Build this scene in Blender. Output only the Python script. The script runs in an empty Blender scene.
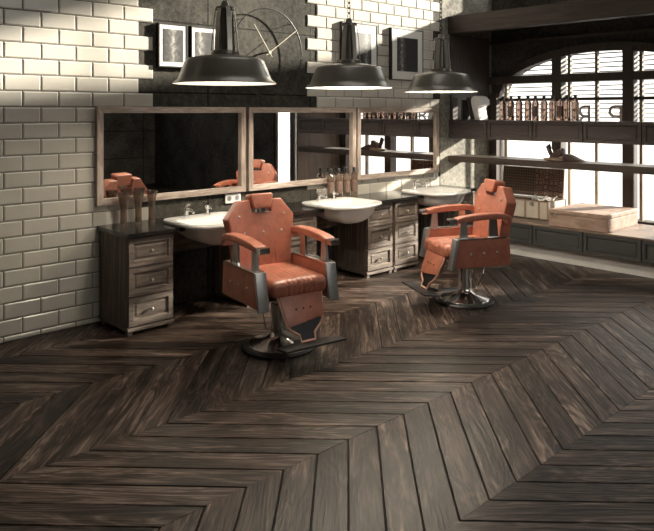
import bpy, bmesh, math, random
from mathutils import Vector, Matrix
R = random.Random(7)
C = bpy.context.scene.collection
PI = math.pi

# ------------------------------------------------------------------ materials
def mat(name):
    m = bpy.data.materials.new(name); m.use_nodes = True
    nt = m.node_tree; b = nt.nodes['Principled BSDF']
    return m, nt, b
def N(nt, t, **kw):
    n = nt.nodes.new(t)
    for k, v in kw.items():
        if k in n.inputs.keys() if hasattr(n.inputs, 'keys') else False: n.inputs[k].default_value = v
        else: setattr(n, k, v)
    return n
def ramp(nt, fac, stops):
    r = nt.nodes.new('ShaderNodeValToRGB'); nt.links.new(fac, r.inputs[0])
    el = r.color_ramp.elements
    while len(el) < len(stops): el.new(0.5)
    for e, (p, c) in zip(el, stops):
        e.position = p; e.color = (*c, 1) if len(c) == 3 else c
    return r.outputs[0]
def bump(nt, b, height, strength=0.3, dist=0.01):
    n = nt.nodes.new('ShaderNodeBump'); n.inputs['Strength'].default_value = strength
    n.inputs['Distance'].default_value = dist
    nt.links.new(height, n.inputs['Height']); nt.links.new(n.outputs[0], b.inputs['Normal'])
def coords(nt, kind='Object', scale=(1, 1, 1), rot=(0, 0, 0)):
    t = nt.nodes.new('ShaderNodeTexCoord'); mp = nt.nodes.new('ShaderNodeMapping')
    mp.inputs['Scale'].default_value = scale; mp.inputs['Rotation'].default_value = rot
    nt.links.new(t.outputs[kind], mp.inputs[0]); return mp.outputs[0]
def noise(nt, vec, scale, detail=4, rough=0.6, dist=0.0):
    n = nt.nodes.new('ShaderNodeTexNoise'); n.inputs['Scale'].default_value = scale
    n.inputs['Detail'].default_value = detail; n.inputs['Roughness'].default_value = rough
    n.inputs['Distortion'].default_value = dist
    nt.links.new(vec, n.inputs['Vector']); return n.outputs['Fac']
def plain(name, col, rough=0.5, metal=0.0, var=0.12, scale=30, spec=None, coat=0.0):
    m, nt, b = mat(name)
    f = noise(nt, coords(nt), scale)
    lo = tuple(c*(1-var) for c in col); hi = tuple(min(1, c*(1+var)) for c in col)
    nt.links.new(ramp(nt, f, [(0.3, lo), (0.7, hi)]), b.inputs['Base Color'])
    b.inputs['Roughness'].default_value = rough; b.inputs['Metallic'].default_value = metal
    if spec is not None: b.inputs['Specular IOR Level'].default_value = spec
    if coat: b.inputs['Coat Weight'].default_value = coat; b.inputs['Coat Roughness'].default_value = 0.15
    return m
def wood(name, cols, scale=(30, 30, 2.2), rough=0.55, bstr=0.25, kind='Object', spec=0.4):
    m, nt, b = mat(name)
    v = coords(nt, kind, scale)
    f = noise(nt, v, 1.0, 6, 0.65, 0.6)
    nt.links.new(ramp(nt, f, cols), b.inputs['Base Color'])
    b.inputs['Roughness'].default_value = rough; b.inputs['Specular IOR Level'].default_value = spec
    bump(nt, b, f, bstr, 0.003)
    return m
M = {}
# floor planks : uv = metres along / across, attribute 'rnd' = each board's own tone
def floor_mat():
    m, nt, b = mat('dark_oak_boards'); L = nt.links
    at = nt.nodes.new('ShaderNodeAttribute'); at.attribute_name = 'rnd'
    zz = nt.nodes.new('ShaderNodeMath'); zz.operation = 'MULTIPLY'; zz.inputs[1].default_value = 57.0; L.new(at.outputs['Fac'], zz.inputs[0])
    def vec(su, sv):
        t = nt.nodes.new('ShaderNodeTexCoord'); mp = nt.nodes.new('ShaderNodeMapping'); mp.inputs['Scale'].default_value = (su, sv, 1)
        L.new(t.outputs['UV'], mp.inputs[0]); a = nt.nodes.new('ShaderNodeVectorMath'); c = nt.nodes.new('ShaderNodeCombineXYZ')
        L.new(zz.outputs[0], c.inputs[2]); L.new(mp.outputs[0], a.inputs[0]); L.new(c.outputs[0], a.inputs[1]); return a.outputs[0]
    def m2(op, x, y, z=None):
        n = nt.nodes.new('ShaderNodeMath'); n.operation = op
        for k, q in enumerate((x, y, z)):
            if q is None: continue
            if isinstance(q, (int, float)): n.inputs[k].default_value = q
            else: L.new(q, n.inputs[k])
        return n.outputs[0]
    big = noise(nt, vec(1.1, 7.0), 1.0, 3, 0.55, 1.2)
    lines = m2('FRACT', m2('MULTIPLY', big, 7.0), 0)
    lines = m2('ABSOLUTE', m2('SUBTRACT', lines, 0.5), 0)           # growth-ring contours of the low noise
    grain = noise(nt, vec(2.2, 75), 1.0, 5, 0.75, 0.2)
    patch = noise(nt, vec(1.1, 11.0), 1.0, 4, 0.65, 0.8)
    f = m2('ADD', m2('MULTIPLY', lines, 0.42), m2('MULTIPLY_ADD', grain, 0.70, m2('MULTIPLY', patch, 0.80)))
    f = m2('SUBTRACT', f, 0.35)
    c = ramp(nt, f, [(0.30, FC[0]), (0.46, FC[1]), (0.60, FC[2]), (0.80, FC[3])])
    mr = nt.nodes.new('ShaderNodeMapRange'); mr.inputs['To Min'].default_value = 0.45; mr.inputs['To Max'].default_value = 1.6
    L.new(at.outputs['Fac'], mr.inputs['Value'])
    mx = nt.nodes.new('ShaderNodeMix'); mx.data_type = 'RGBA'; mx.blend_type = 'MULTIPLY'; mx.inputs['Factor'].default_value = 1
    L.new(c, mx.inputs['A']); L.new(mr.outputs[0], mx.inputs['B'])
    L.new(mx.outputs['Result'], b.inputs['Base Color'])
    rr = nt.nodes.new('ShaderNodeMapRange'); rr.inputs['To Min'].default_value = 0.46; rr.inputs['To Max'].default_value = 0.28
    L.new(grain, rr.inputs['Value']); L.new(rr.outputs[0], b.inputs['Roughness'])
    b.inputs['Specular IOR Level'].default_value = 0.16
    bump(nt, b, f, 0.6, 0.004)
    return m
FC = [(0.005, 0.0033, 0.0026), (0.023, 0.0155, 0.012), (0.068, 0.048, 0.039), (0.235, 0.178, 0.147)]
M['floor'] = floor_mat()
M['subfloor'] = plain('dark_underlay', (0.012, 0.010, 0.009), 0.9)
def concrete(name, base, joints=True):
    m, nt, b = mat(name); L = nt.links
    v = coords(nt, 'Object')
    big = noise(nt, v, 1.7, 6, 0.65, 0.4)
    fine = noise(nt, v, 22, 6, 0.75)
    a = nt.nodes.new('ShaderNodeMath'); a.operation = 'MULTIPLY_ADD'; a.inputs[1].default_value = 0.55
    L.new(fine, a.inputs[0]); 
    a2 = nt.nodes.new('ShaderNodeMath'); a2.operation = 'MULTIPLY'; a2.inputs[1].default_value = 0.5
    L.new(big, a2.inputs[0]); L.new(a2.outputs[0], a.inputs[2])
    c = ramp(nt, a.outputs[0], [(0.36, tuple(x*0.22 for x in base)), (0.5, base), (0.66, tuple(min(1, x*2.0) for x in base))])
    if joints:
        br = nt.nodes.new('ShaderNodeTexBrick'); br.offset = 0.0
        br.inputs['Color1'].default_value = (1, 1, 1, 1); br.inputs['Color2'].default_value = (0.9, 0.9, 0.9, 1)
        br.inputs['Mortar'].default_value = (0.18, 0.18, 0.18, 1); br.inputs['Scale'].default_value = 1
        br.inputs['Mortar Size'].default_value = 0.007; br.inputs['Brick Width'].default_value = 1.25; br.inputs['Row Height'].default_value = 0.62
        sx = nt.nodes.new('ShaderNodeSeparateXYZ'); cx = nt.nodes.new('ShaderNodeCombineXYZ')
        L.new(v, sx.inputs[0]); 
        ad = nt.nodes.new('ShaderNodeMath'); ad.operation = 'ADD'; L.new(sx.outputs[0], ad.inputs[0]); L.new(sx.outputs[1], ad.inputs[1])
        L.new(ad.outputs[0], cx.inputs[0]); L.new(sx.outputs[2], cx.inputs[1]); L.new(cx.outputs[0], br.inputs['Vector'])
        mx = nt.nodes.new('ShaderNodeMix'); mx.data_type = 'RGBA'; mx.blend_type = 'MULTIPLY'; mx.inputs['Factor'].default_value = 1
        L.new(c, mx.inputs['A']); L.new(br.outputs['Color'], mx.inputs['B']); c = mx.outputs['Result']
    L.new(c, b.inputs['Base Color']); b.inputs['Roughness'].default_value = 0.8; b.inputs['Specular IOR Level'].default_value = 0.15
    bump(nt, b, a.outputs[0], 0.6, 0.02)
    return m
M['concrete'] = concrete('dark_concrete', (0.048, 0.045, 0.037))
M['concrete_plain'] = concrete('grey_concrete', (0.055, 0.050, 0.045), False)
M['plaster'] = concrete('pitted_pale_plaster', (0.21, 0.20, 0.172), False)
M['ceiling'] = plain('ceiling_paint', (0.16, 0.15, 0.13), 0.9)
M['tile'] = plain('cream_glazed_tile', (0.56, 0.53, 0.465), 0.22, var=0.05, scale=4)
M['grout'] = plain('grout', (0.10, 0.095, 0.085), 0.9)
M['leather'] = None
def leather_mat(name, col):
    m, nt, b = mat(name); L = nt.links
    v = coords(nt, 'Object')
    f = noise(nt, v, 9, 6, 0.7, 0.3)
    lo = tuple(c*0.72 for c in col); hi = tuple(min(1, c*1.3) for c in col)
    L.new(ramp(nt, f, [(0.3, lo), (0.72, hi)]), b.inputs['Base Color'])
    g = noise(nt, v, 160, 3, 0.6)
    bump(nt, b, g, 0.18, 0.002)
    b.inputs['Roughness'].default_value = 0.38; b.inputs['Specular IOR Level'].default_value = 0.75
    return m
M['leather'] = leather_mat('tan_orange_leather', (0.41, 0.143, 0.088))
M['chrome'] = plain('chrome', (0.80, 0.79, 0.77), 0.18, 1.0, 0.03)
M['steel'] = plain('brushed_steel', (0.46, 0.46, 0.455), 0.34, 0.8, 0.1, 60)
M['strap_metal'] = plain('satin_aluminium', (0.36, 0.345, 0.31), 0.3, 0.5, 0.06)
M['black_metal'] = plain('black_metal', (0.025, 0.025, 0.025), 0.4, 0.3)
M['rubber'] = plain('black_rubber', (0.02, 0.02, 0.02), 0.5)
M['stud'] = plain('silver_stud', (0.62, 0.60, 0.56), 0.3, 0.9)
M['dark_stud'] = plain('dark_stud', (0.05, 0.035, 0.03), 0.4)
M['piping'] = leather_mat('pale_leather_piping', (0.72, 0.40, 0.30))
M['frame_wood'] = wood('weathered_light_wood', [(0.25, (0.20, 0.15, 0.125)), (0.5, (0.42, 0.34, 0.285)), (0.75, (0.66, 0.575, 0.50))], (5, 40, 40), 0.6)
M['frame_wood_v'] = wood('weathered_light_wood_upright', [(0.25, (0.20, 0.15, 0.125)), (0.5, (0.42, 0.34, 0.285)), (0.75, (0.66, 0.575, 0.50))], (40, 40, 5), 0.6)
CW = [(0.25, (0.055, 0.042, 0.034)), (0.5, (0.15, 0.12, 0.10)), (0.78, (0.33, 0.275, 0.23))]
M['cab_wood'] = wood('weathered_grey_wood', CW, (34, 34, 2.0), 0.6)
M['cab_wood_h'] = wood('weathered_grey_wood_flat', CW, (3, 34, 34), 0.6)
M['espresso'] = wood('espresso_wood', [(0.3, (0.062, 0.049, 0.047)), (0.7, (0.112, 0.090, 0.086))], (30, 3, 30), 0.38, 0.1)
M['shelf_wood'] = wood('dark_walnut_shelf', [(0.25, (0.022, 0.015, 0.012)), (0.5, (0.046, 0.032, 0.026)), (0.8, (0.085, 0.062, 0.050))], (24, 2, 24), 0.45)
M['bench_wood'] = wood('walnut_bench_top', [(0.25, (0.09, 0.062, 0.048)), (0.5, (0.19, 0.135, 0.105)), (0.8, (0.30, 0.22, 0.17))], (14, 1.4, 14), 0.42)
M['panel_wood'] = wood('brown_plank_panel', [(0.25, (0.05, 0.034, 0.026)), (0.5, (0.11, 0.078, 0.06)), (0.8, (0.19, 0.14, 0.11))], (9, 9, 0.6), 0.5)
M['bench_grey'] = plain('charcoal_paint', (0.055, 0.056, 0.055), 0.4, var=0.08)
M['white_paint'] = plain('white_paint', (0.86, 0.85, 0.82), 0.5, var=0.04, scale=6)
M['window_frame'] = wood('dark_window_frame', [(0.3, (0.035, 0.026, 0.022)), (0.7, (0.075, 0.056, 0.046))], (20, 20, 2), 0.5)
M['mullion'] = plain('pale_mullion_paint', (0.33, 0.28, 0.22), 0.5, var=0.06)
M['blind'] = plain('grey_blind_slat', (0.10, 0.095, 0.09), 0.5, var=0.05)
M['granite'] = plain('black_granite', (0.013, 0.013, 0.013), 0.16, var=0.6, scale=160)
M['ceramic'] = plain('white_ceramic', (0.84, 0.83, 0.80), 0.12, var=0.02, scale=3)
M['mirror'] = plain('mirror_silver', (0.86, 0.86, 0.85), 0.0, 1.0, 0.0)
M['white_plastic'] = plain('white_plastic', (0.78, 0.77, 0.74), 0.35, var=0.03)
M['shade'] = plain('gunmetal_enamel', (0.15, 0.138, 0.115), 0.34, 0.25, 0.08, 14, coat=0.3)
M['reflector'] = plain('white_enamel', (0.86, 0.85, 0.82), 0.35, var=0.02)
M['mat_board'] = plain('white_mat_board', (0.80, 0.79, 0.74), 0.8, var=0.02)
M['black_wood'] = plain('black_frame_wood', (0.018, 0.017, 0.016), 0.4)
M['brass'] = plain('pale_brass', (0.40, 0.36, 0.28), 0.4, 0.6)
M['trunk_cream'] = plain('cream_vellum', (0.58, 0.52, 0.44), 0.6, var=0.1, scale=12)
M['strap'] = plain('tan_strap', (0.32, 0.22, 0.16), 0.5)
M['crate'] = wood('worn_brown_leatherboard', [(0.25, (0.16, 0.10, 0.075)), (0.5, (0.34, 0.235, 0.18)), (0.8, (0.52, 0.40, 0.32))], (10, 4, 14), 0.6)
M['ornament'] = wood('dark_carved_wood', [(0.3, (0.022, 0.012, 0.009)), (0.7, (0.06, 0.032, 0.024))], (20, 20, 20), 0.45)
M['ornament_pale'] = wood('mid_brown_wood', [(0.3, (0.12, 0.075, 0.05)), (0.7, (0.24, 0.16, 0.11))], (20, 20, 20), 0.5)
M['paper'] = plain('paper', (0.90, 0.89, 0.86), 0.8, var=0.05)
M['cloth_white'] = plain('white_cloth', (0.83, 0.81, 0.77), 0.9, var=0.08, scale=40)
M['book_grey'] = plain('grey_book_cloth', (0.36, 0.35, 0.33), 0.8)
M['book_black'] = plain('black_book_cloth', (0.015, 0.015, 0.015), 0.7)
M['book_brown'] = plain('brown_book_cloth', (0.07, 0.045, 0.035), 0.7)
def glass(name, col, rough, trans, ior=1.45):
    m, nt, b = mat(name)
    f = noise(nt, coords(nt), 12)
    nt.links.new(ramp(nt, f, [(0.3, tuple(c*0.85 for c in col)), (0.7, col)]), b.inputs['Base Color'])
    b.inputs['Roughness'].default_value = rough; b.inputs['Transmission Weight'].default_value = trans
    b.inputs['IOR'].default_value = ior
    return m
M['amber'] = glass('amber_glass', (0.40, 0.27, 0.21), 0.06, 0.85)
M['brown_glass'] = glass('smoky_brown_glass', (0.52, 0.42, 0.35), 0.06, 0.92)
M['label'] = plain('printed_bottle_label', (0.20, 0.13, 0.10), 0.6, var=0.35, scale=70)
M['cap'] = plain('black_cap', (0.018, 0.018, 0.018), 0.3)
def pane_mat():
    m, nt, b = mat('window_glass'); L = nt.links
    out = nt.nodes['Material Output']
    tr = nt.nodes.new('ShaderNodeBsdfTransparent'); gl = nt.nodes.new('ShaderNodeBsdfGlossy'); gl.inputs['Roughness'].default_value = 0.02
    fr = nt.nodes.new('ShaderNodeFresnel'); fr.inputs['IOR'].default_value = 1.3
    mx = nt.nodes.new('ShaderNodeMixShader')
    L.new(fr.outputs[0], mx.inputs[0]); L.new(tr.outputs[0], mx.inputs[1]); L.new(gl.outputs[0], mx.inputs[2])
    L.new(mx.outputs[0], out.inputs['Surface']); return m
M['pane'] = pane_mat()
def frosted_mat():
    m, nt, b = mat('frosted_glass'); out = nt.nodes['Material Output']
    tr = nt.nodes.new('ShaderNodeBsdfTranslucent'); tr.inputs['Color'].default_value = (0.8, 0.8, 0.8, 1)
    nt.links.new(tr.outputs[0], out.inputs['Surface']); return m
M['frosted'] = frosted_mat()
def emit(name, col, s):
    m, nt, b = mat(name)
    b.inputs['Base Color'].default_value = (*col, 1); b.inputs['Emission Color'].default_value = (*col, 1)
    b.inputs['Emission Strength'].default_value = s; return m
M['bulb'] = emit('lit_bulb', (1, 0.9, 0.75), 6)
def weave_mat():     # woven lining: fine dark grid on one half, key pattern on the other
    m, nt, b = mat('woven_textile'); L = nt.links
    v = coords(nt, 'Object')
    sx = nt.nodes.new('ShaderNodeSeparateXYZ'); L.new(v, sx.inputs[0])
    cx = nt.nodes.new('ShaderNodeCombineXYZ'); L.new(sx.outputs[1], cx.inputs[0]); L.new(sx.outputs[2], cx.inputs[1])
    br = nt.nodes.new('ShaderNodeTexBrick'); br.offset = 0
    br.inputs['Color1'].default_value = (0.035, 0.024, 0.019, 1); br.inputs['Color2'].default_value = (0.06, 0.04, 0.03, 1)
    br.inputs['Mortar'].default_value = (0.17, 0.12, 0.09, 1); br.inputs['Scale'].default_value = 1
    br.inputs['Mortar Size'].default_value = 0.005; br.inputs['Brick Width'].default_value = 0.034; br.inputs['Row Height'].default_value = 0.034
    L.new(cx.outputs[0], br.inputs['Vector'])
    w = nt.nodes.new('ShaderNodeTexVoronoi'); w.distance = 'CHEBYCHEV'; w.inputs['Scale'].default_value = 15
    w.inputs['Randomness'].default_value = 0.25
    L.new(cx.outputs[0], w.inputs['Vector'])
    mu = nt.nodes.new('ShaderNodeMath'); mu.operation = 'MULTIPLY'; mu.inputs[1].default_value = 3.2; L.new(w.outputs['Distance'], mu.inputs[0])
    fr = nt.nodes.new('ShaderNodeMath'); fr.operation = 'FRACT'; L.new(mu.outputs[0], fr.inputs[0])
    key = ramp(nt, fr.outputs[0], [(0.45, (0.05, 0.03, 0.024)), (0.55, (0.27, 0.17, 0.13))])
    gt = nt.nodes.new('ShaderNodeMath'); gt.operation = 'LESS_THAN'; gt.inputs[1].default_value = -0.05; L.new(sx.outputs[1], gt.inputs[0])
    mx = nt.nodes.new('ShaderNodeMix'); mx.data_type = 'RGBA'
    L.new(gt.outputs[0], mx.inputs['Factor']); L.new(br.outputs['Color'], mx.inputs['A']); L.new(key, mx.inputs['B'])
    L.new(mx.outputs['Result'], b.inputs['Base Color']); b.inputs['Roughness'].default_value = 0.9
    return m
M['weave'] = weave_mat()
def photo_mat(name, seed, dark_side):    # a black-and-white print: pale path and sky between dark trees
    m, nt, b = mat(name); L = nt.links
    t = nt.nodes.new('ShaderNodeTexCoord'); mp = nt.nodes.new('ShaderNodeMapping')
    mp.inputs['Location'].default_value = (seed*3.1, seed, seed*1.7); L.new(t.outputs['Object'], mp.inputs[0])
    f = noise(nt, mp.outputs[0], 26, 6, 0.7, 0.4)
    sx = nt.nodes.new('ShaderNodeSeparateXYZ'); L.new(t.outputs['Object'], sx.inputs[0])
    ab = nt.nodes.new('ShaderNodeMath'); ab.operation = 'ADD'; ab.inputs[1].default_value = dark_side; L.new(sx.outputs[0], ab.inputs[0])
    a1 = nt.nodes.new('ShaderNodeMath'); a1.operation = 'ABSOLUTE'; L.new(ab.outputs[0], a1.inputs[0])
    a2 = nt.nodes.new('ShaderNodeMath'); a2.operation = 'MULTIPLY_ADD'; a2.inputs[1].default_value = -4.2; a2.inputs[2].default_value = 0.42; L.new(a1.outputs[0], a2.inputs[0])
    a3 = nt.nodes.new('ShaderNodeMath'); a3.operation = 'MULTIPLY_ADD'; a3.inputs[1].default_value = 0.9; L.new(f, a3.inputs[0]); L.new(a2.outputs[0], a3.inputs[2])
    L.new(ramp(nt, a3.outputs[0], [(0.55, (0.008, 0.008, 0.007)), (0.78, (0.08, 0.077, 0.07)), (1.05, (0.45, 0.43, 0.40))]), b.inputs['Base Color'])
    b.inputs['Roughness'].default_value = 0.5
    return m

# ------------------------------------------------------------------ mesh helpers
def nb(): return bmesh.new()
def add_box(bm, x0, x1, y0, y1, z0, z1, bev=0.0, seg=2):
    t = bmesh.new(); bmesh.ops.create_cube(t, size=1.0)
    for v in t.verts:
        v.co = Vector(((x0+x1)/2 + v.co.x*(x1-x0), (y0+y1)/2 + v.co.y*(y1-y0), (z0+z1)/2 + v.co.z*(z1-z0)))
    if bev > 0: bmesh.ops.bevel(t, geom=t.edges[:], offset=bev, segments=seg, affect='EDGES', profile=0.7)
    merge(bm, t); return bm
def merge(bm, t, mtx=None):
    if mtx is not None: t.transform(mtx)
    me = bpy.data.meshes.new('tmp'); t.to_mesh(me); t.free(); bm.from_mesh(me); bpy.data.meshes.remove(me)
def frame_to(a, b):
    d = (Vector(b)-Vector(a)); q = Vector((0, 0, 1)).rotation_difference(d.normalized())
    return Matrix.Translation((Vector(a)+Vector(b))/2) @ q.to_matrix().to_4x4(), d.length
def add_cyl(bm, a, b, r, r2=None, n=20):
    m, l = frame_to(a, b); t = bmesh.new()
    bmesh.ops.create_cone(t, cap_ends=True, segments=n, radius1=r, radius2=r if r2 is None else r2, depth=l)
    merge(bm, t, m); return bm
def add_sphere(bm, c, r, sc=(1, 1, 1), n=16):
    t = bmesh.new(); bmesh.ops.create_uvsphere(t, u_segments=n, v_segments=max(6, n//2), radius=r)
    merge(bm, t, Matrix.Translation(c) @ Matrix.Diagonal((*sc, 1))); return bm
def add_lathe(bm, prof, c=(0, 0, 0), n=40, close=False):
    c = Vector(c); rings = []
    for r, z in prof:
        if r < 1e-6: rings.append([bm.verts.new(c + Vector((0, 0, z)))])
        else: rings.append([bm.verts.new(c + Vector((r*math.cos(2*PI*i/n), r*math.sin(2*PI*i/n), z))) for i in range(n)])
    for a, b in zip(rings, rings[1:] + ([rings[0]] if close else [])):
        for i in range(n):
            j = (i+1) % n
            vs = [a[i % len(a)], a[j % len(a)], b[j % len(b)], b[i % len(b)]]
            vs = list(dict.fromkeys(vs))
            if len(vs) >= 3:
                try: bm.faces.new(vs)
                except ValueError: pass
    return bm
def add_tube(bm, pts, r, n=10, closed=False, flat=None):
    pts = [Vector(p) for p in pts]; rings = []; L = len(pts)
    up = Vector((0, 0, 1))
    for i, p in enumerate(pts):
        a = pts[(i-1) % L] if (closed or i > 0) else p; b = pts[(i+1) % L] if (closed or i < L-1) else p
        t = (b-a).normalized(); s = t.cross(up)
        if s.length < 1e-4: s = t.cross(Vector((1, 0, 0)))
        s.normalize(); u = s.cross(t)
        rr = r[i] if isinstance(r, (list, tuple)) else r
        ra, rb = (rr, rr) if flat is None else flat
        rings.append([bm.verts.new(p + s*ra*math.cos(2*PI*k/n) + u*rb*math.sin(2*PI*k/n)) for k in range(n)])
    for i in range(L if closed else L-1):
        a, b = rings[i], rings[(i+1) % L]
        for k in range(n): bm.faces.new([a[k], a[(k+1) % n], b[(k+1) % n], b[k]])
    if not closed:
        bm.faces.new(rings[0][::-1]); bm.faces.new(rings[-1])
    return bm
def add_prism(bm, pts, d0, d1, plane='xz', bev=0.0, seg=2):
    """polygon pts (a,b) extruded along the remaining axis between d0 and d1"""
    t = bmesh.new()
    def P(a, b, d): return {'xz': (a, d, b), 'yz': (d, a, b), 'xy': (a, b, d)}[plane]
    f0 = [t.verts.new(P(a, b, d0)) for a, b in pts]; f1 = [t.verts.new(P(a, b, d1)) for a, b in pts]
    t.faces.new(f0); t.faces.new(f1[::-1])
    n = len(pts)
    for i in range(n): t.faces.new([f0[i], f1[i], f1[(i+1) % n], f0[(i+1) % n]])
    bmesh.ops.recalc_face_normals(t, faces=t.faces[:])
    if bev > 0: bmesh.ops.bevel(t, geom=t.edges[:], offset=bev, segments=seg, affect='EDGES', profile=0.65)
    merge(bm, t); return bm
def panel_front(w, h, t, inset, depth, step=0.012):
    """cabinet front centred on origin, face towards -Y, back on y=0, with a stepped recessed panel"""
    b = bmesh.new(); bmesh.ops.create_cube(b, size=1.0)
    for v in b.verts: v.co = Vector((v.co.x*w, -t/2 + v.co.y*t, v.co.z*h))
    f = [x for x in b.faces if x.normal.y < -0.5][0]
    bmesh.ops.inset_region(b, faces=[f], thickness=inset, depth=0)
    bmesh.ops.inset_region(b, faces=[f], thickness=step, depth=-depth)
    bmesh.ops.inset_region(b, faces=[f], thickness=step*1.6, depth=0.0)
    bmesh.ops.inset_region(b, faces=[f], thickness=step*0.6, depth=depth*0.35)
    return b
def obj(name, bm, m, parent=None, smooth=False, label=None, autosmooth=True):
    bmesh.ops.recalc_face_normals(bm, faces=bm.faces[:])
    me = bpy.data.meshes.new(name); bm.to_mesh(me); bm.free()
    if m is not None: me.materials.append(m)
    if smooth:
        for p in me.polygons: p.use_smooth = True
    o = bpy.data.objects.new(name, me); C.objects.link(o)
    if smooth and autosmooth:
        try: me.set_sharp_from_angle(angle=math.radians(38))
        except Exception: pass
    if parent is not None: o.parent = parent
    if label: o['label'] = label
    return o
def thing(name, label, cat, loc=(0, 0, 0), rz=0.0, group=None):
    o = bpy.data.objects.new(name, None); C.objects.link(o); o.empty_display_size = 0.1
    o.location = loc; o.rotation_euler = (0, 0, rz); o['label'] = label; o['category'] = cat
    if group: o['group'] = group
    return o
def tag(o, label, cat, group=None):
    o['label'] = label; o['category'] = cat
    if group: o['group'] = group
    return o
def struct(name, bm, m, parent=None, label=None, cat=None, smooth=False):
    o = obj(name, bm, m, parent, smooth)
    if parent is None:
        o['kind'] = 'structure'; o['label'] = label or name.replace('_', ' '); o['category'] = cat or name.split('_')[0]
    return o
def dup(root, loc, rz=None, label=None, group=None):
    r = root.copy(); C.objects.link(r); r.location = loc
    if rz is not None: r.rotation_euler = (0, 0, rz)
    if label: r['label'] = label
    if group: r['group'] = group
    for ch in list(root.children):
        c = ch.copy(); C.objects.link(c); c.parent = r
        for g in list(ch.children):
            d = g.copy(); C.objects.link(d); d.parent = c
    return r

# ------------------------------------------------------------------ the room
XW, YB, ZC, XL, YF = 8.05, 5.28, 5.2, -3.0, -4.0
# floor: chevron boards, seams along X
def build_floor():
    bm = nb(); uvl = bm.loops.layers.uv.new('UVMap'); cl = bm.verts.layers.float.new('rnd')
    rr = random.Random(3); BW, PW = 0.81, 0.2175
    def clip(poly, x0, x1, y0, y1):
        for ax, lim, sgn in ((0, x0, 1), (0, x1, -1), (1, y0, 1), (1, y1, -1)):
            out = []
            for i, p in enumerate(poly):
                q = poly[(i+1) % len(poly)]
                dp, dq = (p[ax]-lim)*sgn, (q[ax]-lim)*sgn
                if dp >= 0: out.append(p)
                if dp*dq < 0:
                    s = dp/(dp-dq); out.append((p[0]+(q[0]-p[0])*s, p[1]+(q[1]-p[1])*s))
            poly = out
            if len(poly) < 3: return None
        return poly
    def inset(poly, g0):
        n = len(poly); res = []
        A = sum(poly[i][0]*poly[(i+1) % n][1]-poly[(i+1) % n][0]*poly[i][1] for i in range(n))
        s = 1 if A > 0 else -1
        lines = []
        for i in range(n):
            p, q = poly[i], poly[(i+1) % n]
            dx, dy = q[0]-p[0], q[1]-p[1]; l = math.hypot(dx, dy)
            if l < 1e-5: return None
            nx, ny = -dy/l*s, dx/l*s
            g = g0 if abs(dy) > 1e-4 else g0*0.12
            lines.append((nx, ny, nx*p[0]+ny*p[1]+g))
        for i in range(n):
            a1, b1, c1 = lines[i-1]; a2, b2, c2 = lines[i]; d = a1*b2-a2*b1
            if abs(d) < 1e-6: return None
            res.append(((c1*b2-c2*b1)/d, (a1*c2-a2*c1)/d))
        return res
    for b in range(-9, 5):
        y0 = 2.5 + BW*b; y1 = y0+BW
        sg = -1 if b % 2 == 0 else 1         # X shift going from y0 to y1
        ph = 0.107 if b % 2 == 0 else 0.107 - BW
        dirv = (sg/math.sqrt(2), 1/math.sqrt(2))
        for n in range(-30, 50):
            xa = ph + PW*n
            poly = [(xa, y0), (xa+PW, y0), (xa+PW+sg*BW, y1), (xa+sg*BW, y1)]
            poly = clip(poly, XL, XW, YF, YB)
            if not poly: continue
            lo = inset(poly, 0.0022); hi = inset(poly, 0.0056)
            if not lo or not hi: continue
            a = abs(sum(hi[i][0]*hi[(i+1) % len(hi)][1]-hi[(i+1) % len(hi)][0]*hi[i][1] for i in range(len(hi))))
            if a < 0.0012: continue
            rv = rr.random(); off = (rr.uniform(0, 40), rr.uniform(0, 40))
            dz = rr.uniform(-0.0007, 0.0007)
            vl = [bm.verts.new((p[0], p[1], -0.006)) for p in lo]; vh = [bm.verts.new((p[0], p[1], dz)) for p in hi]
            for v in vl+vh: v[cl] = rv
            fs = [bm.faces.new(vh)]
            k = len(vl)
            for i in range(k): fs.append(bm.faces.new([vl[i], vl[(i+1) % k], vh[(i+1) % k], vh[i]]))
            for f in fs:
                for lp in f.loops:
                    x, y, _ = lp.vert.co
                    lp[uvl].uv = (x*dirv[0]+y*dirv[1]+off[0], -x*dirv[1]+y*dirv[0]+off[1])
    o = struct('floor', bm, M['floor'], label='dark brown oak floor laid in a chevron of wide boards', cat='floor')
    sb = add_box(nb(), XL, XW, YF, YB, -0.15, -0.0061)
    obj('underlay', sb, M['subfloor'], o)
build_floor()

wb = add_box(nb(), XL, XW+0.2, YB, YB+0.2, -0.15, ZC+0.2)
wall_back = struct('wall_back', wb, M['concrete'], label='dark concrete wall with formwork joints behind the mirrors', cat='wall')
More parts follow.
